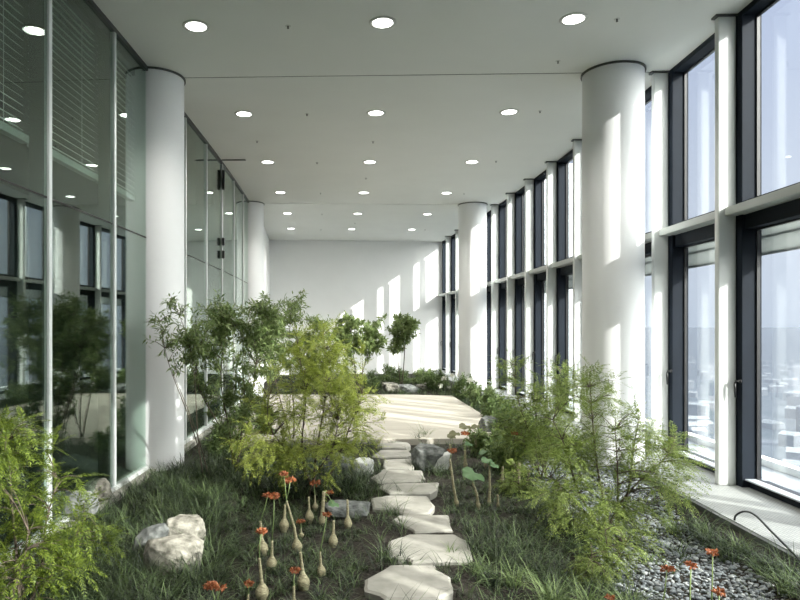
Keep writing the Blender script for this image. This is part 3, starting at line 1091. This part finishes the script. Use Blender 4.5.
# ------------------------------------------------------------------ swollen-stem plants with orange flower heads
def bulb_plant(base, neck, flowers, w, label, seed, leaves=(), Y=None, via=None, group='bulb plants', thick=.27):
    """base, neck, flowers, leaves: photo pixels; w: bulb width in pixels"""
    rng = np.random.default_rng(seed)
    if Y is None:
        Y = F*(EYE-FL)/(base[1]-PY)
    g = atY(base[0], base[1], Y)
    root = empty('bulb_plant', g, label, 'plant', group)
    nk = atY(neck[0], neck[1], Y+rng.uniform(-.02, .02))
    ln = (nk-g).length
    rb = w*Y/F/2
    pts, rad = [], []
    mids = [g]+([atY(v[0], v[1], Y) for v in via] if via else [])+[nk]
    seg = []
    for i in range(len(mids)-1):
        for q in range(10):
            seg.append(mids[i].lerp(mids[i+1], q/10))
    seg.append(nk)
    tot = len(seg)
    hb = min(.55, 3.2*rb/ln)
    for i, p in enumerate(seg):
        t = i/(tot-1)
        x = t/hb
        if x < 1:
            r = rb*(.55+.45*math.sin(min(1, x/.45)*PI/2)) if x < .45 else rb*(1-(1-thick)*(1-math.cos((x-.45)/.55*PI))/2)
        else:
            r = rb*thick*(1-.25*(t-hb)/(1-hb)) * (1+.10*math.sin(i*2.1))
        pts.append(p); rad.append(max(r, .006))
    b = MB(); b.tube([pts[0]+Vector((0, 0, -.03))]+pts, [rad[0]*.8]+rad, 14)
    o = b.build('swollen_stem', M['bulb'], root, smooth=True)
    for (fx, fy, fw) in flowers:
        c = atY(fx, fy, Y+rng.uniform(-.05, .03))
        b = MB()
        m1 = nk.lerp(c, .5)+Vector((rng.uniform(-.008, .008), 0, rng.uniform(.0, .01)))
        b.tube([nk, m1, c], [.0042, .0036, .003], 6)
        stalk = b.build('flower_stalk', M['stem'], root, smooth=True)
        rf = fw*Y/F/2
        lv = Leaves()
        n = 70
        d = rng.normal(0, 1, (n, 3)) * np.array([1, 1, .45])
        d = nrm(d)
        pp = np.array(c)+d*np.array([rf*.75, rf*.75, rf*.32])*rng.uniform(.3, 1, (n, 1))+UP*rf*.1
        lv.add(pp, d+rng.normal(0, .6, (n, 3)), rng.normal(0, 1, (n, 3)), rf*.55, rf*.38)
        for q in range(12):
            e = pp[q]
            lv.add(np.array([c]), np.array([e-np.array(c)]), np.array([[0, 1, 0.]]), np.linalg.norm(e-np.array(c)), .003)
        lv.build('flower_head', M['flower'], stalk, np.array(g))
    for (lx, ly, lw, red) in leaves:
        c = atY(lx, ly, Y)
        rl = lw*Y/F/2
        b = MB()
        b.tube([nk, nk.lerp(c, .5)+Vector((0, 0, .02)), c], .0028, 5)
        stalk = b.build('leaf_stalk', M['stem'], root)
        b = MB()
        n = 18
        ax = Vector((1, .15*rng.normal(), .18*rng.normal())).normalized()
        ay = Vector((.1*rng.normal(), .8, .55)).normalized()
        ring = []
        for q in range(n):
            t = 2*PI*q/n
            r = rl*(1+.18*math.cos(3*t+.4)) * (.82 if abs(t-PI*1.5) < .3 else 1)
            ring.append(c+ax*r*math.cos(t)+ay*r*math.sin(t)*.75+Vector((0, 0, .12*rl*math.sin(5*t)-.0)))
        th_ = Vector((0, 0, .0015))
        b.add([c+Vector((0, 0, .12*rl))]+ring, [(0, 1+q, 1+(q+1) % n) for q in range(n)])
        b.build('leaf', M['redleaf'] if red else M['bigleaf'], stalk, smooth=True)
    return root


def Z(x, y):
    return 180+x/4.283, 460+y/4.283


def fl(x, y, w=14):
    return (*Z(x, y), w)


lg = 'bulb plants left of the path'
bulb_plant(Z(350, 606), Z(340, 420), [fl(350, 307, 12)], 13.5, 'large pale bulb plant cut by the bottom edge, tall neck with orange flower', 1, group=lg, via=[Z(352, 545), Z(346, 490)])
bulb_plant(Z(357, 410), Z(344, 262), [fl(376, 152, 11)], 11, 'bulb plant left of centre whose stalk leans right to an orange flower', 2, group=lg)
bulb_plant(Z(393, 476), Z(394, 345), [fl(403, 156, 12)], 11, 'bulb plant with a tall straight stalk and flat orange flower, left group', 3, group=lg)
bulb_plant(Z(445, 306), Z(450, 190), [fl(472, 88, 12)], 10, 'shaded bulb plant at the back left of the group, orange flower above', 4, group=lg)
bulb_plant(Z(506, 400), Z(456, 175), [fl(445, 60, 10)], 10.5, 'bulb plant with the longest leaning neck, middle of the left group', 5, group=lg, via=[Z(490, 290)])
bulb_plant(Z(533, 566), Z(516, 395), [], 12.5, 'flowerless bulb plant with a long bent neck, front of the left group', 6, group=lg, via=[Z(524, 470)])
bulb_plant(Z(556, 266), Z(551, 158), [], 8.5, 'small flowerless bulb plant with a pointed neck, back of the left group', 7, group=lg)
bulb_plant(Z(607, 278), Z(616, 135), [fl(640, 140, 8)], 7, 'thick-necked bulb plant with one bright green leaf', 8, leaves=[(*Z(655, 188), 11, 0)], group=lg, thick=.6)
bulb_plant(Z(656, 374), Z(658, 258), [], 9.5, 'short flowerless bulb plant in front of the dark slab', 9, group=lg, thick=.3)
bulb_plant(Z(720, 296), Z(717, 170), [], 8.5, 'flowerless bulb plant nearest the path, at the right end of the slab', 10, group=lg, thick=.32)
bulb_plant(Z(606, 504), Z(600, 392), [fl(630, 234, 9)], 9.5, 'bulb plant right front with slender leaning stalk and small flower', 11, group=lg)
bulb_plant(Z(487, 650), Z(488, 540), [fl(495, 474, 11)], 11, 'bulb plant at the bottom edge with orange flower on a short stalk', 12, group=lg)
bulb_plant(Z(150, 740), Z(152, 640), [fl(133, 540, 14), fl(172, 548, 12)], 12, 'two-stalked plant with paired orange flowers at the bottom edge left', 13, group=lg)
bulb_plant(Z(290, 640), Z(292, 575), [fl(293, 530, 11)], 8, 'small plant with a dull orange flower beside the large pale bulb', 14, group=lg)
bulb_plant(Z(520, 330), Z(519, 292), [fl(517, 264, 9)], 6, 'small low plant with orange flower in the middle of the left group', 15, group=lg)
bulb_plant(Z(580, 215), Z(578, 150), [fl(578, 100, 11)], 6, 'faint orange flower plant at the back under the feathery shrub', 16, group=lg)


def Zr(x, y):
    return 420+x/6.667, 420+y/6.667


def fr(x, y, w=9):
    return (*Zr(x, y), w)


rg = 'bulb plants right of the path'
bulb_plant(Zr(247, 575), Zr(200, 260), [fr(217, 207, 10)], 5.5, 'tall bulb plant with red-orange flower nearest the path, right side', 21, via=[Zr(222, 430)], group=rg, thick=.5,
           leaves=[(*Zr(225, 92), 11, 1)])
bulb_plant(Zr(392, 592), Zr(350, 418), [], 4.5, 'bulb plant under one broad round green leaf, right of the path', 22, leaves=[(*Zr(345, 365), 22, 0)], via=[Zr(378, 490)], group=rg, thick=.6)
bulb_plant(Zr(460, 570), Zr(462, 300), [], 4.5, 'upright bulb plant with small round leaves, right of the broad-leaved one', 23, leaves=[(*Zr(440, 270), 11, 0), (*Zr(490, 300), 10, 0)], via=[Zr(466, 440)], group=rg, thick=.55)
bulb_plant(Zr(303, 320), Zr(300, 200), [], 4.5, 'short pale stem beside the grey rock right of the path', 24, leaves=[(*Zr(320, 160), 8, 0)], group=rg, thick=.6)
bulb_plant(Zr(378, 240), Zr(366, 95), [fr(300, 92, 9)], 4.5, 'bulb plant with reddish leaves in front of the deck corner', 25, leaves=[(*Zr(420, 130), 9, 0), (*Zr(295, 45), 12, 1), (*Zr(365, 45), 9, 1)], group=rg, thick=.6)
bulb_plant(Zr(437, 320), Zr(436, 250), [], 4, 'short pale bulb plant in front of the rounded boulder', 26, leaves=[(*Zr(420, 215), 9, 0)], group=rg, thick=.6)
bulb_plant(Zr(548, 420), Zr(552, 310), [fr(630, 90, 7)], 4, 'bulb plant with a long thin stalk and small orange flower, right group', 27, group=rg, thick=.6)
bulb_plant(Zr(655, 445), Zr(662, 285), [], 5.5, 'pale knobbly bulb plant standing at the gravel edge', 28, group=rg, thick=.55)
bulb_plant(Zr(522, 590), Zr(518, 500), [], 4, 'small bare bulb plant in front of the right group', 29, group=rg, thick=.6)
bulb_plant(Zr(200, 330), Zr(200, 160), [], 4, 'bulb plant directly behind the red-orange flower, right of the path', 30, leaves=[(*Zr(205, 110), 9, 1)], group=rg, thick=.6)

br = 'orange flower plants at the lower right corner'
bulb_plant((713, 660), (711, 610), [(712.5, 552.5, 12)], 10, 'highest of the orange flowers on the lower right gravel', 31, group=br)
bulb_plant((688, 660), (690, 612), [(691, 565.5, 13)], 10, 'middle orange flower on the lower right gravel', 32, group=br)
bulb_plant((655, 665), (660, 615), [(667, 569, 14)], 10, 'leftmost orange flower over the lower right gravel', 33, group=br)
bulb_plant((722, 680), (721, 640), [(719, 592, 13)], 10, 'lowest orange flower at the bottom edge, lower right', 34, group=br)
bulb_plant((612, 675), (611, 640), [(610, 598, 11)], 10, 'orange flower cut by the bottom edge left of the gravel', 35, group=br)


# ------------------------------------------------------------------ grass
def blade_array(rng, bx, by, bz, az, L, W, lean, droop):
    """arched strap blades: 3 quads each"""
    n = len(bx)
    dx, dy = np.cos(az), np.sin(az)
    V = np.zeros((n, 8, 3))
    for i, t in enumerate((0, .38, .72, 1.0)):
        h = lean*t*L + droop*L*t*t
        z = L*(t - .55*droop*t*t*1.6)
        wv = W*(1-t**2*.93)*.5
        V[:, 2*i, 0] = bx+dx*h-dy*wv; V[:, 2*i, 1] = by+dy*h+dx*wv; V[:, 2*i, 2] = bz+z
        V[:, 2*i+1, 0] = bx+dx*h+dy*wv; V[:, 2*i+1, 1] = by+dy*h-dx*wv; V[:, 2*i+1, 2] = bz+z
    o = np.arange(n)[:, None]*8
    Q = np.concatenate([np.concatenate([o+0, o+1, o+3, o+2], 1), np.concatenate([o+2, o+3, o+5, o+4], 1), np.concatenate([o+4, o+5, o+7, o+6], 1)])
    return V.reshape(-1, 3), Q


rng = np.random.default_rng(77)
STW = [[at(340+x/3.53, 430+y/3.53, ZS) for x, y in pts] for pts in ST]
STP = []
for w in STW:
    c = sum(w, Vector())/len(w)
    STP.append([(c.x+(v.x-c.x)*1.07, c.y+(v.y-c.y)*1.07) for v in w])
DKP = [(v.x, v.y) for v in top]


def free(x, y):
    if inpoly(x, y, DKP) or any(inpoly(x, y, s) for s in STP):
        return False
    return True


COLP = [P(0, 2.835), P(6, 2.83), P(0, -2.78), P(6, -2.78)]
cl = []
tries = 0
while len(cl) < 3700 and tries < 200000:
    tries += 1
    u = rng.uniform(-4.3, 10.5)
    if rng.uniform() < .45:
        u = rng.uniform(-3.8, 0)
    r = rng.uniform(-2.62, 2.62)
    p = P(u, r)
    if p.y < 2.6 or not free(p.x, p.y):
        continue
    if any((p.x-q.x)**2+(p.y-q.y)**2 < .55**2 for q in COLP) or (u > 5.5 and r < -2.4):
        continue
    if u > 5.4 and rng.uniform() < .5:
        continue
    ing = inpoly(p.x, p.y, GXY)
    if ing and rng.uniform() < .96:
        continue
    # bare soil along both sides of the path
    q = pix((p.x, p.y, FL))
    if 372-(q[1]-430)*.12 < q[0] < 436+(q[1]-430)*.25 and rng.uniform() < .55 and p.y < 9:
        continue
    cl.append((p.x, p.y))
bx, by, bz, az, LL, WW, le, dr = [], [], [], [], [], [], [], []
for (x, y) in cl:
    n = int(rng.uniform(11, 20))
    s = .75+.4*(.5+.5*math.sin(2.3*x+1.1)*math.cos(1.9*y))*1.2
    qx, qy = pix((x, y, FL))
    if (222 < qx < 378 and qy > 498) or (442 < qx < 528 and 440 < qy < 528):
        s *= .42
    elif 440 < qx < 625 and qy > 500:
        s *= .62
    bx.append(x+rng.normal(0, .022, n)); by.append(y+rng.normal(0, .022, n)); bz.append(np.full(n, gz(x, y)-.005))
    az.append(rng.uniform(0, 2*PI, n)); LL.append(s*rng.uniform(.12, .32, n)); WW.append(rng.uniform(.0035, .0075, n))
    le.append(rng.uniform(.15, .7, n)); dr.append(rng.uniform(.25, .75, n))
V, Q = blade_array(rng, *[np.concatenate(a) for a in (bx, by, bz, az, LL, WW, le, dr)])
o = np_mesh('grass', V, Q, M['grass'])
tag(o, 'dark green fine-bladed ground cover grass over the whole planting bed', 'grass', kind='stuff')


def tuft(px, py, n, L, label, seed, m='tuft', lean=.35, bias=None, W=.006, group=None):
    rg_ = np.random.default_rng(seed)
    g = at(px, py, FL)
    g.z = gz(g.x, g.y)
    az = rg_.uniform(0, 2*PI, n)
    if bias is not None:
        az = rg_.normal(bias, .6, n)
    V, Q = blade_array(rg_, g.x+rg_.normal(0, .025, n), g.y+rg_.normal(0, .025, n), np.full(n, g.z-.005), az, L*rg_.uniform(.55, 1.1, n), np.full(n, W), rg_.uniform(.05, lean*2, n), rg_.uniform(.2, .8, n))
    o = np_mesh('grass_tuft', V, Q, M[m], off=tuple(g))
    return tag(o, label, 'grass tuft', group)


tf = 'loose grass tufts'
tuft(134, 565, 60, .30, 'long pale grass tuft leaning against the grey rock on the left', 1, bias=.4, group=tf)
tuft(180, 517, 70, .30, 'pale grass tuft drooping over the rounded pale rock on the left', 2, bias=3.6, group=tf)
tuft(158, 510, 60, .26, 'pale grass tuft behind the left pair of rocks', 3, group=tf)
tuft(115, 600, 50, .24, 'upright grass tuft at the bottom edge right of the lime shrub', 4, group=tf)
tuft(675, 530, 60, .26, 'spiky pale grass tuft on the gravel near the right ledge', 5, group=tf)
tuft(688, 514, 40, .2, 'grass tuft between the gravel and the right ledge', 6, group=tf)
tuft(738, 556, 50, .22, 'grass tuft in the shade beside the black hose', 7, group=tf)
tuft(786, 598, 60, .24, 'pale grass tuft at the right picture edge by the ledge', 8, group=tf)
tuft(512, 590, 60, .24, 'grass tuft at the bottom right of the nearest stepping stone', 9, group=tf)
tuft(548, 606, 70, .28, 'tall grass tuft at the bottom edge right of the path', 10, group=tf)
tuft(478, 578, 40, .16, 'short grass tuft beside the nearest stepping stone', 11, group=tf)
tuft(450, 560, 30, .13, 'small grass tuft at the right corner of the largest stepping stone', 12, group=tf)
tuft(590, 612, 60, .26, 'grass tuft at the bottom edge before the gravel', 13, group=tf)
tuft(630, 618, 60, .26, 'grass tuft at the bottom edge under the orange flowers', 14, group=tf)
tuft(205, 500, 60, .22, 'light grass tuft on the sunny mound right of the left column', 15, group=tf)
tuft(175, 490, 60, .22, 'light grass tuft in front of the left column', 16, group=tf)
tuft(362, 490, 50, .2, 'dark grass tuft left of the path beside the slab', 17, 'grass', group=tf)
tuft(420, 444, 50, .3, 'dark grass tuft between the path and the deck front', 18, 'grass', group=tf)
tuft(425, 440, 40, .36, 'wispy grass tuft in front of the deck edge', 19, group=tf)

tuft(705, 540, 50, .17, 'low grass tuft on the dark soil between the gravel and the ledge, middle one', 20, group=tf)
tuft(722, 560, 50, .18, 'low grass tuft at the gravel border in front of the black hose', 21, 'grass', group=tf)
tuft(764, 578, 60, .2, 'grass tuft on the dark soil below the black hose', 22, group=tf)
tuft(664, 500, 50, .18, 'dark grass tuft at the upper end of the ledge side soil strip', 23, 'grass', group=tf)
tuft(650, 560, 40, .16, 'small pale grass tuft standing in the middle of the gravel', 24, group=tf)

# black hose arching from the soil onto the ledge
hp = [at(733, 528, FL), atY(734.5, 520, 5.1), atY(737, 514.5, 5.08), atY(745, 511.5, 5.0), atY(755, 515, 4.85), atY(770, 530, 4.62), atY(782, 542, 4.45), at(793, 553, .05), at(812, 572, .05)]
hp[0] = Vector((hp[1].x-.01, hp[1].y, FL-.02))
crv = []
for i in range(len(hp)-1):
    p0, p1, p2, p3 = hp[max(i-1, 0)], hp[i], hp[i+1], hp[min(i+2, len(hp)-1)]
    for q in range(6):
        t = q/6
        crv.append(.5*((2*p1)+(p2-p0)*t+(2*p0-5*p1+4*p2-p3)*t*t+(3*p1-p0-3*p2+p3)*t**3))
crv.append(hp[-1])
b = MB(); b.tube(crv, .008, 8)
tag(b.build('hose', M['hose'], loc=crv[0], smooth=True), 'thin black hose arching from the soil onto the right window ledge', 'hose')

# ------------------------------------------------------------------ the town far below
b = MB()
b.add([(-50, -3000, -150), (14000, -3000, -150), (14000, 14000, -150), (-50, 14000, -150)], [(0, 1, 2, 3)])
tag(b.build('ground_outside', M['city']), 'hazy town far below the right windows', 'town', kind='structure')
rnd = random.Random(9)
BL = []
for i in range(400):
    d = rnd.uniform(380, 2600)
    ang = rnd.uniform(.50, .80)
    x, y = ang*d, d
    if len(BL) > 90 or any((x-a)**2+(y-c)**2 < 52**2 for a, c in BL):
        continue
    BL.append((x, y))
    w, l, h = rnd.uniform(10, 26), rnd.uniform(14, 40), rnd.uniform(8, 20)*(2 if i % 9 == 0 else 1)
    t = empty('distant_building', (x, y, -150), 'pale distant building in the hazy town below the right windows', 'building', 'distant buildings of the town')
    rz = rnd.uniform(0, 1.5)
    b = MB(); b.hexa([(-w/2, -l/2, 0), (w/2, -l/2, 0), (w/2, l/2, 0), (-w/2, l/2, 0), (-w/2, -l/2, h), (w/2, -l/2, h), (w/2, l/2, h), (-w/2, l/2, h)])
    b.v = [tuple(Matrix.Rotation(rz, 3, 'Z') @ Vector(v)+t.location) for v in b.v]
    b.build('walls', M['tower'], t)
    b = MB(); b.hexa([(-w/2-.5, -l/2-.5, h), (w/2+.5, -l/2-.5, h), (w/2+.5, l/2+.5, h), (-w/2-.5, l/2+.5, h), (-.3, -l/2, h+4), (.3, -l/2, h+4), (.3, l/2, h+4), (-.3, l/2, h+4)])
    b.v = [tuple(Matrix.Rotation(rz, 3, 'Z') @ Vector(v)+t.location) for v in b.v]
    b.build('roof', M['louver'], t)

# morning haze lying over the town
b = MB(); b.hexa([(60, -2500, -149), (13000, -2500, -149), (13000, 13000, -149), (60, 13000, -149), (60, -2500, -8), (13000, -2500, -8), (13000, 13000, -8), (60, 13000, -8)])
hz = b.build('haze', M['gap'])
hm = bpy.data.materials.new('haze_air'); hm.use_nodes = True
hn = hm.node_tree
hn.nodes.remove(hn.nodes['Principled BSDF'])
vs_ = N(hn, 'ShaderNodeVolumeScatter')
vs_.inputs['Color'].default_value = (.20, .225, .27, 1)
vs_.inputs['Density'].default_value = .0008
va = N(hn, 'ShaderNodeVolumeAbsorption')
va.inputs['Color'].default_value = (.20, .225, .27, 1)
va.inputs['Density'].default_value = .0008
ad = N(hn, 'ShaderNodeAddShader')
hn.links.new(vs_.outputs[0], ad.inputs[0])
hn.links.new(va.outputs[0], ad.inputs[1])
hn.links.new(ad.outputs[0], hn.nodes['Material Output'].inputs['Volume'])
hz.data.materials[0] = hm
tag(hz, 'pale haze over the town below the right windows', 'haze', kind='stuff')

# ------------------------------------------------------------------ light
W = bpy.data.worlds.new('sky'); S.world = W
W.use_nodes = True
nt = W.node_tree
bg = nt.nodes['Background']
tc = N(nt, 'ShaderNodeTexCoord')
sx = N(nt, 'ShaderNodeSeparateXYZ')
nt.links.new(tc.outputs['Generated'], sx.inputs[0])
rp = N(nt, 'ShaderNodeValToRGB')
e = rp.color_ramp.elements
e[0].position, e[0].color = .0, (.62, .68, .78, 1)
e[1].position, e[1].color = .62, (.46, .54, .78, 1)
e2 = e.new(.12); e2.color = (.68, .73, .83, 1)
nt.links.new(sx.outputs['Z'], rp.inputs[0])
# brighter hazy sky round the sun
SUN = Vector((-1.08, 1, -.686)).normalized()
dt = N(nt, 'ShaderNodeVectorMath', operation='DOT_PRODUCT')
dt.inputs[1].default_value = -SUN
nt.links.new(tc.outputs['Generated'], dt.inputs[0])
mr = N(nt, 'ShaderNodeMapRange')
mr.inputs['From Min'].default_value = .12
mr.inputs['From Max'].default_value = 1
mr.inputs['To Min'].default_value = 1.0
mr.inputs['To Max'].default_value = 15.0
nt.links.new(dt.outputs['Value'], mr.inputs['Value'])
wm = N(nt, 'ShaderNodeMapRange')
wm.inputs['From Min'].default_value = .12
wm.inputs['From Max'].default_value = .5
nt.links.new(dt.outputs['Value'], wm.inputs['Value'])
cm = N(nt, 'ShaderNodeMixRGB')
cm.inputs[2].default_value = (.70, .69, .64, 1)
nt.links.new(wm.outputs[0], cm.inputs[0])
nt.links.new(rp.outputs[0], cm.inputs[1])
nt.links.new(cm.outputs[0], bg.inputs[0])
nt.links.new(mr.outputs[0], bg.inputs['Strength'])

L = bpy.data.lights.new('sun', 'SUN')
L.energy = 8.5
L.angle = math.radians(.6)
L.color = (1, .95, .86)
so = bpy.data.objects.new('sun', L)
so.rotation_euler = SUN.to_track_quat('-Z', 'Y').to_euler()
so.location = (20, -12, 16)
COL.objects.link(so)

# ------------------------------------------------------------------ camera
cam = bpy.data.cameras.new('camera')
cam.sensor_width = 36
cam.lens = F/800*36
cam.shift_x = (400-PX)/800
cam.shift_y = (PY-300)/800
cam.clip_end = 20000
co = bpy.data.objects.new('camera', cam)
co.location = (0, 0, EYE)
co.rotation_euler = (PI/2, 0, 0)
COL.objects.link(co)
S.camera = co

S.view_settings.view_transform = 'Standard'
S.view_settings.look = 'None'
S.view_settings.exposure = .32
S.view_settings.gamma = 1
S.view_settings.use_curve_mapping = False
S.cycles.max_bounces = 10
S.cycles.diffuse_bounces = 6
S.cycles.glossy_bounces = 4
S.cycles.transparent_max_bounces = 16
S.cycles.caustics_reflective = False
S.cycles.sample_clamp_indirect = 6
